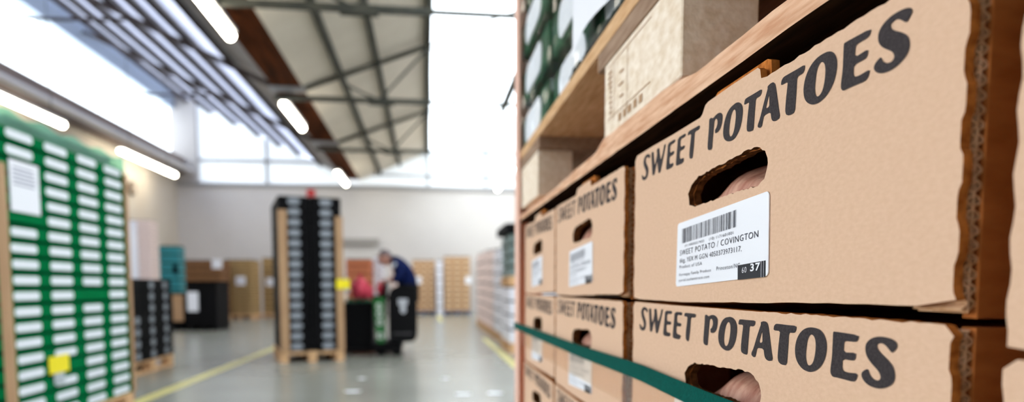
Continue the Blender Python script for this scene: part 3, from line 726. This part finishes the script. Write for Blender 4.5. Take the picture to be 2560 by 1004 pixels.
# ------------------------------------------------------------------ tall black stack in the aisle
A = math.radians(16); TX, TY = -1.84, 8.93
ca, sa = math.cos(A), math.sin(A)
def tl(x, y): return (TX+ca*x-sa*y, TY+sa*x+ca*y)
pallet(1.2, .8, 'wooden pallet under the tall black stack in the aisle', tl(.39, .61)+(0,), A)
k = carton_proto('black_crate', .38, .595, .131, BLK, GREYL, .40, .66, .008)
lr = ['left', 'right']
grid(k, (TX, TY, .144), A, 2, 15, .39, .131, 'black_crate', 'crate', 'crates of the tall black stack',
     lambda i, r: 'black crate of the tall aisle stack, front %s column, %s' % (lr[i], rowname(r, 15)), jit=.003)
o0 = tl(0, .605)
kb = carton_proto('black_crate', .38, .595, .131, BLK, None)
grid(kb, (o0[0], o0[1], .144), A, 1, 15, .39, .131, 'black_crate', 'crate', 'rear crates of the tall black stack',
     lambda i, r: 'black crate at the rear left of the tall aisle stack, %s' % rowname(r, 15), jit=.003)
o0 = tl(.39, .605)
grid(copy_tree(kb), (o0[0], o0[1], .144), A, 1, 15, .39, .131, 'black_crate', 'crate', 'rear crates of the tall black stack',
     lambda i, r: 'black crate at the rear right of the tall aisle stack, %s' % rowname(r, 15), jit=.003)
for lx, f, z1, lab in ((.004, 1, 1.93, 'left'), (.786, -1, 1.87, 'right')):
    b = MB(); b.box(min(0, f*.10) if f > 0 else -.085, .10 if f > 0 else .01, -.006, 0, 0, z1-.144); b.box(*((-.006, 0, -.006, .012) if f > 0 else (.004, .01, 0, .06)), 0, z1-.144)
    p = tl(lx, -.006); o = b.build('edge_board', POSTB, loc=(p[0], p[1], .144)); o.rotation_euler = (0, 0, A)
    tag(o, 'brown edge board on the %s front corner of the tall black stack' % lab, 'edge protector')
p = tl(.70, -.014); o = MB().box(0, .17, -.002, 0, 0, .125).build('yellow_label', YEL, loc=(p[0], p[1], .94)); o.rotation_euler = (0, 0, A)
tag(o, 'yellow label at the right edge of the tall black stack', 'label')

# ------------------------------------------------------------------ stacks farther back
def stack(x0, x1, y, z0, z1, ncol, nrow, m, lab, cat='carton', d=.4, labm=None, pal=None, deep=1.0, name='carton', gap=.03, lw=.5, lh=.34, facing=0, palm=None):
    """a block of cartons on a pallet; facing 0: face towards -y from x0 to x1; facing 1: face towards -x, running in y from x0 to x1 at x=y"""
    w_ = (x1-x0)/ncol; h_ = (z1-z0)/nrow
    pr = carton_proto(name, w_-.006, deep, h_, m, labm, lw, lh, gap)
    cn = {2: ['left', 'right'], 3: ['left', 'middle', 'right'], 4: ['leftmost', 'second', 'third', 'rightmost']}.get(ncol) if facing == 0 else {2: ['far', 'near'], 3: ['far', 'middle', 'near']}.get(ncol)
    if ncol == 1: f = lambda i, r: '%s, %s' % (lab, rowname(r, nrow))
    else: f = lambda i, r: '%s, %s column, %s' % (lab, cn[i], rowname(r, nrow))
    gname = lab+' stack'
    if facing == 0: grid(pr, (x0, y, z0), 0, ncol, nrow, w_, h_, name, cat, gname, f, jit=.006)
    else: grid(pr, (y, x1, z0), -PI/2, ncol, nrow, w_, h_, name, cat, gname, f, jit=.01)
    if pal:
        if facing == 0: pallet(deep, x1-x0, pal, ((x0+x1)/2, y+deep/2, 0), m=palm)
        else: pallet(x1-x0, deep, pal, (y+deep/2, (x0+x1)/2, 0), m=palm)
stack(-5.2, -4.33, 11.5, .144, 2.02, 2, 20, CARDP, gap=.01, lab='pinkish carton behind the low black stack', deep=.34, pal='pallet under the pinkish stack behind the low black stack')
for xx, wd, lab in ((-4.64, .13, 'white edge strip in the middle of the pinkish stack'), (-4.92, .05, 'white edge strip left on the pinkish stack')):
    o = MB().box(xx, xx+wd, 11.485, 11.496, .144, 2.0).build('edge_board', WRAP); tag(o, lab, 'edge protector')
stack(-6.47, -6.02, 17.7, .144, 1.98, 1, 9, TEAL, 'teal crate left of the black bins', 'crate', name='teal_crate', pal='pallet under the teal crates', deep=.45)
o = MB().box(-6.16, -6.05, 17.685, 17.695, 1.28, 1.52).build('dark_tag', DARK); tag(o, 'dark tag on the teal crates', 'label')
stack(-6.88, -5.84, 20.5, .144, 1.74, 4, 8, CARDB, 'tan carton of the left pallet by the far corner', pal='pallet under the left tan stack')
stack(-6.05, -5.24, 21.6, .144, 1.8, 3, 9, CARDY, 'straw coloured carton of the middle far pallet', pal='pallet under the straw coloured stack')
stack(-5.18, -4.6, 22.6, .144, 1.9, 2, 10, CARDY, 'straw carton of the narrow stack beside the tall black stack', pal='pallet under the narrow straw stack')
for x, y, z, lab in ((-6.07, 20.48, 1.5, 'left'), (-5.72, 21.58, 1.03, 'middle'), (-5.06, 22.58, 1.0, 'narrow right')):
    o = MB().box(x, x+.28, y-.004, y, z, z+.26).build('white_tag', PAPER); tag(o, 'white tag on the %s straw stack' % lab, 'label')
def bin_(x0, x1, y0, y1, z0, z1, label, m=BLK):
    t = empty('black_bin', ((x0+x1)/2, (y0+y1)/2, z0)); tag(t, label, 'bin')
    a, b, h = (x1-x0)/2, (y1-y0)/2, z1-z0
    q = MB(); q.box(-a, a, -b, b, .1, .13); q.box(-a, a, -b, -b+.03, .13, h); q.box(-a, a, b-.03, b, .13, h); q.box(-a, -a+.03, -b+.03, b-.03, .13, h); q.box(a-.03, a, -b+.03, b-.03, .13, h)
    q.build('shell', m, t)
    for xx in (-a, -.05, a-.1): MB().box(xx, xx+.1, -b, b, 0, .1).build('runner', m, t)
    for y in (-b-.015, b): MB().box(-a-.015, a+.015, y, y+.015, h-.06, h).build('rim', m, t)
    return t
bin_(-5.82, -5.28, 16.2, 17.2, 0, .84, 'lower black bin left of the taller black bin')
bin_(-5.26, -4.64, 15.9, 16.9, 0, 1.08, 'taller black bin in front of the straw stacks')
o = MB().box(-5.66, -5.44, 16.17, 16.18, .2, .8).build('cardboard_tag', CARDF); tag(o, 'brown card panel on the lower black bin', 'panel')
o = MB().box(-5.25, -5.02, 15.87, 15.88, .43, .86).build('white_tag', PAPER); tag(o, 'white sheet on the taller black bin', 'label')
# under the far wall
stack(-2.35, -1.62, 20.6, .144, 1.8, 3, 8, CARDO, 'orange brown carton behind the bagged produce', pal='pallet under the orange brown stack')
stack(-1.6, -1.3, 21.2, .144, 1.9, 1, 9, WRAP, 'white wrapped box right of the orange brown stack', 'box', name='white_box', pal='pallet under the white wrapped boxes', deep=.6)
stack(-1.22, -.6, 23.6, .144, 1.75, 2, 8, CARDP, 'pale pink carton behind the person', pal='pallet under the pale pink stack behind the person')
stack(-.49, .29, 24.2, .144, 1.92, 3, 9, CARDF, labm=LABT, lab='brown carton on the blue pallet behind the truck', pal='blue pallet under the brown stack behind the truck', palm=BLUEP)
stack(.61, 1.53, 24.2, .144, 2.05, 3, 10, CARDF, labm=LABT, lab='brown carton of the taller far stack', pal='blue pallet under the taller far stack', palm=BLUEP)
stack(.34, .56, 24.0, 0, 1.9, 1, 6, WRAP, 'white wrapped box between the two brown far stacks', 'box', name='white_box', deep=.7)
for x, lab in ((1.36, 'taller brown'), (-.38, 'lower brown')):
    o = MB().box(x, x+.2, 24.18, 24.19, 1.08, 1.34).build('white_tag', PAPER); tag(o, 'white tag on the %s far stack' % lab, 'label')
# right hand row
names = ['nearest', 'second', 'third', 'fourth']
for i, (y0, top, m) in enumerate(((12.0, 1.66, WRAP), (13.5, 1.72, CARDP), (15.0, 1.78, CARDP), (16.6, 1.8, CARDP))):
    stack(y0, y0+1.2, 1.28, .144, top, 3, 7, m, '%s carton of the %s pallet in the right row' % ('white' if i == 0 else 'pinkish', names[i]), facing=1, deep=.8,
          pal='wooden pallet under the %s stack of the right row' % names[i])
stack(19.4, 20.6, 1.5, .144, 1.8, 3, 6, mat('grey crate', (118, 112, 114), .6), 'grey crate at the end of the right row', 'crate', facing=1, deep=.8, name='grey_crate', pal='pallet under the grey crates')
stack(9.9, 11.1, 1.2, .144, .98, 3, 4, WRAP, 'white box low on the pallet beside the right yellow line', 'box', facing=1, deep=.8, name='white_box', pal='wooden pallet beside the right yellow line')
pallet(1.2, .8, 'wooden pallet halfway up the stack beside the right yellow line', (1.6, 10.5, .98))
stack(9.9, 11.1, 1.21, 1.124, 1.76, 3, 4, mat('grey green crate', (104, 122, 120), .6), 'grey green crate above the upper pallet by the right line', 'crate', facing=1, deep=.78, name='grey_green_crate')
t = MB().box(1.14, 2.0, 9.85, 11.15, 1.762, 1.88).build('shallow_tray', BLK); tag(t, 'shallow black tray on top of the stack by the right yellow line', 'tray')

# floor scraps, clock, sign
for i, (x, y, lab) in enumerate(((-.69, 6.39, 'paper scrap on the floor in front of the tall black stack'), (.31, 6.1, 'paper scrap near the bottom edge, left of its twin'), (.6, 6.13, 'paper scrap closest to the pinkish edge board'),
                                 (-.69, 7.3, 'faint grey scrap on the floor beyond the left paper scrap'), (.19, 7.2, 'small paper scrap farther up the aisle'))):
    o = MB(); k_ = .6 if i > 2 else 1; L = [(k_*.07*math.cos(a)*(1+.25*math.sin(3*a+i)), k_*.05*math.sin(a)*(1+.2*math.cos(2*a+i))) for a in [2*PI*j/14 for j in range(14)]]
    o.plate(L, [], lambda u, v, d: (u, v, .001+d), .002); q = o.build('paper_scrap', PAPER, loc=(x, y, 0)); tag(q, lab, 'paper scrap')
t = empty('wall_clock', (XL, 21.7, 3.88), 0); tag(t, 'round dark clock high on the cream left wall', 'clock')
MB().tube((0, 0, 0), (.08, 0, 0), .2, n=28).build('case', mat('brown clock case', (96, 78, 62), .6), t)
MB().tube((.08, 0, 0), (.084, 0, 0), .15, n=28).build('face', mat('clock face', (176, 160, 140), .6), t)
o = MB(); o.bar((.088, 0, -.02), (.088, 0, .1), .012, .004); o.bar((.088, 0, 0), (.088, .07, .03), .014, .004); o.build('hand', DARK, t)
o = MB().box(-4.22, -3.94, WY-.05, WY-.001, 4.2, 4.45).build('red_sign', mat('red sign', (190, 52, 56), .6)); tag(o, 'small red sign on the far wall above the tall black stack', 'sign')

# green film sleeve standing above the tall green stack, with black netting lying on the cartons
fm = pane('green film', .5, .3, (150, 220, 190))
b = MB(); zt = GZ+19*GH
for i in range(30):
    for (ax_, ay_), (bx, by) in ((((GX+.003), GY0+1.524*i/30), ((GX+.003), GY0+1.524*(i+1)/30)),):
        za = .012*math.sin(i*.9); zb = .012*math.sin((i+1)*.9)
        b.quad((ax_, ay_, zt-.03), (bx, by, zt-.03), (bx+.004*math.sin(i+1), by, zt+.06+zb), (ax_+.004*math.sin(i), ay_, zt+.06+za))
o = b.build('film_sleeve', fm, smooth=True); tag(o, 'green film edge standing above the tall green stack', 'film')
b = MB(); random.seed(12)
for i in range(26): b.blob((GX-.09-.06*random.random(), GY0+.04+.056*i, zt+.040), (.07, .05, .028), 2, .25, i, 2)
o = b.build('netting', mat('black netting', (34, 38, 38), .9, (18, 22, 22), 60, spec=.05), smooth=True); tag(o, 'black netting bunched on top of the tall green stack', 'net')
# ------------------------------------------------------------------ pallet truck, its load and the worker
tr = empty('pallet_truck', (-.4, 10.2, 0)); tag(tr, 'black ride-on pallet truck with green mast panel', 'pallet truck')
def P(x, y, z): return (x+.4, y-10.2, z)
# rounded side housing
L = []
x0, x1, z0, z1 = -.535, -.14, .19, .985
def arc(cx, cz, r, a0, a1, n=7): return [(cx+r*math.cos(a0+(a1-a0)*i/n), cz+r*math.sin(a0+(a1-a0)*i/n)) for i in range(n+1)]
L = arc(x1-.03, z1-.05, .03, 0, PI/2)+arc(x0+.16, z1-.16, .16, PI/2, PI)+arc(x0+.04, z0+.04, .04, PI, 1.5*PI)+arc(x1-.11, z0+.11, .11, 1.5*PI, 2*PI)
h = MB(); h.plate(L, [], lambda u, v, d: P(u, 9.72+d, v), .34)
h.build('side_housing', BLKT, tr)
m = MB()   # pale emblem: block with a hanging stem
m.plate([(-.40, .80), (-.27, .80), (-.27, .73), (-.30, .70), (-.29, .62), (-.33, .59), (-.37, .62), (-.37, .70), (-.40, .72)], [], lambda u, v, d: P(u, 9.717+d, v), .003)
m.build('emblem', mat('pale emblem', (176, 178, 184), .6), tr)
MB().box(*[v for a, b in zip(P(-.47, 9.716, .30), P(-.20, 9.719, .325)) for v in (a, b)]).build('trim_strip', mat('dark grey trim', (56, 54, 56), .5), tr)
g = MB(); g.plate([(-.745, .80), (-.60, .82), (-.595, .15), (-.70, .13)], [], lambda u, v, d: P(u, 9.78+d, v), .3)
gp_ = g.build('mast_panel', mat('mast green', (12, 112, 40), .5), tr)
rg = MB()
for i, zc in enumerate((.69, .585, .47, .28)):
    rg.plate([(-.668+.012*i*.3+.042*math.cos(a), zc+.05*math.sin(a)) for a in [2*PI*j/16 for j in range(16)]], [[(-.668+.012*i*.3+.014*math.cos(a), zc+.022*math.sin(a)) for a in [2*PI*j/10 for j in range(10)]]],
             lambda u, v, d: P(u, 9.777+d, v), .003)
rg.build('round_letters', mat('pale lettering', (206, 214, 206), .6), gp_)
MB().box(*[v for a, b in zip(P(-.80, 9.75, .05), P(-.36, 10.62, .18)) for v in (a, b)]).build('chassis', BLKT, tr, bevel=.02)
for x in (-.66, -.44):
    for y in (9.80, 10.50): MB().tube(P(x, y, .075), P(x, y+.09, .075), .075, n=18).build('wheel', DARK, tr)
for y in (9.86, 10.32): MB().box(*[v for a, b in zip(P(-1.95, y, .035), P(-.78, y+.17, .088)) for v in (a, b)]).build('fork', BLKT, tr)
q = MB(); q.tube(P(-.66, 10.2, .15), P(-.60, 10.2, 1.0), .035); q.tube(P(-.60, 10.0, 1.045), P(-.60, 10.42, 1.045), .016); q.tube(P(-.60, 10.2, .95), P(-.60, 10.2, 1.045), .022)
q.build('tiller', BLKT, tr)
MB().box(*[v for a, b in zip(P(-.79, 10.12, .78), P(-.56, 10.5, .83)) for v in (a, b)]).build('tray', BLKT, tr)

# the bin of produce on the forks
t = empty('black_bin', (-.975, 10.2, .09)); tag(t, 'black bin on the truck forks holding bagged produce', 'bin')
q = MB(); q.box(-.20, .20, -.30, .30, 0, .03)
for b in ((-.20, .20, -.30, -.27), (-.20, .20, .27, .30), (-.20, -.175, -.27, .27), (.175, .20, -.27, .27)): q.box(*b, .03, .655)
q.build('shell', BLK, t)
for y in (-.315, .30): MB().box(-.215, .215, y, y+.015, .58, .66).build('rim', BLK, t)
MB().box(-.174, .174, -.269, .269, .03, .56).build('filling', mat('dark produce', (18, 44, 26), .8, (8, 20, 12), 30), t)
LEAF = mat('green leaves', (40, 104, 66), .6, (16, 58, 36), 30, bump=.5)
RED = mat('red net bag', (226, 74, 96), .55, (190, 44, 70), 45, bump=.5)
lf = MB(); random.seed(8)
for i in range(22):
    lf.blob((random.uniform(-.15, .15), random.uniform(-.24, .24), random.uniform(0, .07)), (.05, .05, .03), 2, .3, i, 2)
o = lf.build('leafy_greens', LEAF, smooth=True, loc=(-.975, 10.2, .71)); tag(o, 'dark leafy greens filling the top of the bin', 'greens')
def bag(loc, r, seed, m, name, label, cat):
    t = empty(name, loc); tag(t, label, cat)
    MB().blob((0, 0, 0), r, 3, .14, seed, 2.2).build('sack', m, t, True)
    MB().tube((0, 0, r[2]*.9), (.01, 0, r[2]*1.25), .02, .035, 9).build('neck', m, t)
bag((-.955, 10.06, .93), (.12, .13, .17), 1, RED, 'net_bag', 'red net bag on the left of the produce bin', 'bag')
bag((-.845, 10.2, .86), (.07, .10, .12), 2, RED, 'net_bag', 'red net bag on the right of the produce bin', 'bag')
bag((-.67, 10.3, .93), (.07, .09, .10), 3, RED, 'net_bag', 'red net bag on the truck tray beside the worker', 'bag')
bag((-1.15, 10.05, .95), (.05, .07, .12), 4, mat('white sack', (214, 212, 220), .6), 'white_sack', 'greyish white sack left of the large red net bag', 'bag')
bag((-1.165, 9.9, .815), (.055, .06, .07), 5, mat('cream sack', (232, 216, 196), .6), 'cream_sack', 'small cream sack at the front left of the produce bin', 'bag')

# ------------------------------------------------------------------ worker
PSK = mat('worker skin', (206, 152, 134), .6); NAVY = mat('navy jacket', (20, 34, 82), .85, (12, 22, 60), 20, bump=.3, spec=.1); TRS = mat('black trousers', (24, 25, 30), .85); HAIRM = mat('grey brown hair', (96, 82, 84), .8)
SHOE = mat('dark shoes', (30, 28, 28), .6)
def skin(name, pts, links, mat_, parent, sub=2, root=0):
    """continuous surface grown around a skeleton"""
    me = bpy.data.meshes.new(name); me.from_pydata([p[:3] for p in pts], links, []); o = bpy.data.objects.new(name, me); COL.objects.link(o)
    md = o.modifiers.new('skin', 'SKIN'); md.use_smooth_shade = True
    for i, p in enumerate(pts):
        sv = me.skin_vertices[0].data[i]; sv.radius = (p[3], p[4] if len(p) > 4 else p[3]); sv.use_root = (i == root)
    o.modifiers.new('sub', 'SUBSURF').levels = sub; o.modifiers['sub'].render_levels = sub
    dg = bpy.context.evaluated_depsgraph_get(); dg.update()
    n = bpy.data.meshes.new_from_object(o.evaluated_get(dg))
    bpy.data.objects.remove(o)
    n.materials.clear(); n.materials.append(mat_)
    for p in n.polygons: p.use_smooth = True
    r = bpy.data.objects.new(name, n); COL.objects.link(r); r.parent = parent
    return r
W = empty('person', (-.3, 10.36, .18)); tag(W, 'worker in a navy jacket leaning forward on the pallet truck', 'person')
def Q(x, y, z): return (x+.3, y-10.36, z-.18)
J = dict(pel=(-.27, 10.36, .95), sp=(-.30, 10.36, 1.12), ch=(-.40, 10.35, 1.30), nk=(-.49, 10.34, 1.36), hd0=(-.545, 10.33, 1.385),
         shL=(-.44, 10.18, 1.355), elL=(-.375, 10.11, 1.09), wrL=(-.545, 10.12, 1.075), shR=(-.44, 10.53, 1.355), elR=(-.44, 10.58, 1.08), wrR=(-.555, 10.38, 1.055),
         hpL=(-.27, 10.27, .90), knL=(-.36, 10.25, .57), anL=(-.26, 10.24, .27), toL=(-.43, 10.23, .215),
         hpR=(-.27, 10.45, .90), knR=(-.35, 10.47, .57), anR=(-.24, 10.48, .27), toR=(-.41, 10.49, .215))
def body(keys, rad): return [Q(*J[k])+((rad[k],) if not isinstance(rad[k], tuple) else rad[k]) for k in keys]
keys = ['pel', 'sp', 'ch', 'nk', 'hd0', 'shL', 'elL', 'wrL', 'shR', 'elR', 'wrR', 'hpL', 'knL', 'anL', 'toL', 'hpR', 'knR', 'anR', 'toR']
rad = dict(pel=.10, sp=.10, ch=.125, nk=.062, hd0=.06, shL=.06, elL=.043, wrL=.03, shR=.06, elR=.043, wrR=.03, hpL=.075, knL=.055, anL=.04, toL=.035, hpR=.075, knR=.058, anR=.04, toR=.035)
lk = [(0,1),(1,2),(2,3),(3,4),(2,5),(5,6),(6,7),(2,8),(8,9),(9,10),(0,11),(11,12),(12,13),(13,14),(0,15),(15,16),(16,17),(17,18)]
bd = skin('body', body(keys, rad), lk, PSK, W)
# head with face, hands with fingers, all joined to the same body mesh
bm = bmesh.new(); bm.from_mesh(bd.data)
hb = MB(); bm2 = hb.bm
hd = Vector(Q(-.605, 10.32, 1.395))
r = bmesh.ops.create_uvsphere(bm2, u_segments=24, v_segments=16, radius=1)
for v in r['verts']:
    x, y, z = v.co
    # local head: -x is the face, z up
    w_ = 1-.18*max(0, -z)                       # narrower jaw
    px, py, pz = x*.098, y*.076*w_, z*.118
    if x < 0:
        px -= .012*max(0, -z)*(1-abs(y))        # chin forward
        if abs(y) < .22 and -.25 < z < .2: px -= .036*(1-abs(y)/.22)*(1-abs(z+.05)/.3)   # nose
        if .25 < abs(y) < .5 and .05 < z < .25: px += .010                              # eye sockets
    v.co = (px, py, pz)
for sy in (-1, 1):
    e = bmesh.ops.create_icosphere(bm2, subdivisions=2, radius=1)
    for v in e['verts']: v.co = (v.co.x*.022+.012, sy*.078+v.co.y*.010, v.co.z*.032)    # ears
tilt = Matrix.Rotation(math.radians(-18), 4, 'Y') @ Matrix.Rotation(math.radians(16), 4, 'Z')
for v in bm2.verts: v.co = tilt @ v.co + hd
def hand(mb, wr, dirv, up, s):
    d = Vector(dirv).normalized(); u = Vector(up).normalized(); sd = d.cross(u).normalized()
    c = Vector(wr)+d*.05
    mb.blob(tuple(c), (.048, .042, .02), 2, .03, 1)
    for i, ln in enumerate((.066, .075, .07, .055)):
        b0 = c+d*.03+sd*(.030-.02*i); k1 = b0+d*ln*.5-u*.008; k2 = k1+d*ln*.18-u*ln*.35; k3 = k2-d*ln*.25-u*.018
        mb.tube(b0, k1, .0095, .009, 8); mb.tube(k1, k2, .009, .0085, 8); mb.tube(k2, k3, .0085, .007, 8)
    b0 = c+sd*.036*s-d*.02; k1 = b0+d*.03+sd*.02*s-u*.015; mb.tube(b0, k1, .011, .010, 8); mb.tube(k1, k1+d*.028-u*.018, .010, .008, 8)
hand(hb, Q(*J['wrL']), (-1, .05, -.25), (0, 0, 1), 1)
hand(hb, Q(*J['wrR']), (-.9, -.1, -.1), (0, 0, 1), -1)
bmesh.ops.recalc_face_normals(bm2, faces=bm2.faces)
tmp = bpy.data.meshes.new('t'); bm2.to_mesh(tmp); bm2.free(); bm.from_mesh(tmp); bm.to_mesh(bd.data); bm.free(); bpy.data.meshes.remove(tmp)
for p in bd.data.polygons: p.use_smooth = True
# hair as a cap over the skull
hr = MB(); r = bmesh.ops.create_uvsphere(hr.bm, u_segments=20, v_segments=14, radius=1)
kill = [v for v in r['verts'] if v.co.z < .15 and v.co.x < .1 or v.co.z < -.35 or (v.co.x < -.75 and v.co.z < .55)]
bmesh.ops.delete(hr.bm, geom=kill, context='VERTS')
for v in hr.bm.verts: v.co = tilt @ Vector((v.co.x*.104+.004, v.co.y*.083, v.co.z*.124)) + hd
ho = hr.build('hair', HAIRM, W, True)
ey = MB()
for sy in (-1, 1): ey.blob(tuple(tilt @ Vector((-.088, sy*.028, .018)) + hd), (.008, .011, .007), 2, 0)
ey.build('eyes', DARK, W, True)
mo = MB(); mo.blob(tuple(tilt @ Vector((-.099, 0, -.055)) + hd), (.008, .022, .005), 2, 0); mo.build('mouth', mat('lips', (170, 96, 92), .6), W, True)
jk = ['pel', 'sp', 'ch', 'nk', 'shL', 'elL', 'wrL', 'shR', 'elR', 'wrR']
jr = dict(pel=.17, sp=.165, ch=.182, nk=.085, shL=.085, elL=.062, wrL=.046, shR=.085, elR=.062, wrR=.046)
JJ = dict(J); J['wrL'] = (-.505, 10.118, 1.08); J['wrR'] = (-.53, 10.44, 1.063); J['nk'] = (-.475, 10.34, 1.345); J['pel'] = (-.255, 10.36, .88)
skin('jacket', body(jk, jr), [(0,1),(1,2),(2,3),(2,4),(4,5),(5,6),(2,7),(7,8),(8,9)], NAVY, W)
J.update(JJ)
MB().blob(Q(-.452, 10.115, 1.28), (.042, .014, .045), 2, 0).build('sleeve_patch', mat('pale sleeve patch', (186, 192, 204), .7), W, True)
tk = ['pel', 'hpL', 'knL', 'anL', 'hpR', 'knR', 'anR']
trd = dict(pel=.15, hpL=.112, knL=.078, anL=.062, hpR=.112, knR=.078, anR=.062)
skin('trousers', body(tk, trd), [(0,1),(1,2),(2,3),(0,4),(4,5),(5,6)], TRS, W)
for s in ('L', 'R'):
    a = Vector(Q(*J['an'+s])); b_ = Vector(Q(*J['to'+s]))
    q = MB(); q.blob(tuple((a+b_)/2+Vector((.01, 0, -.012))), (.135, .05, .055), 3, .03, 2)
    for v in q.bm.verts: v.co.z = max(v.co.z, .001)
    q.build('shoe', SHOE, W, True)
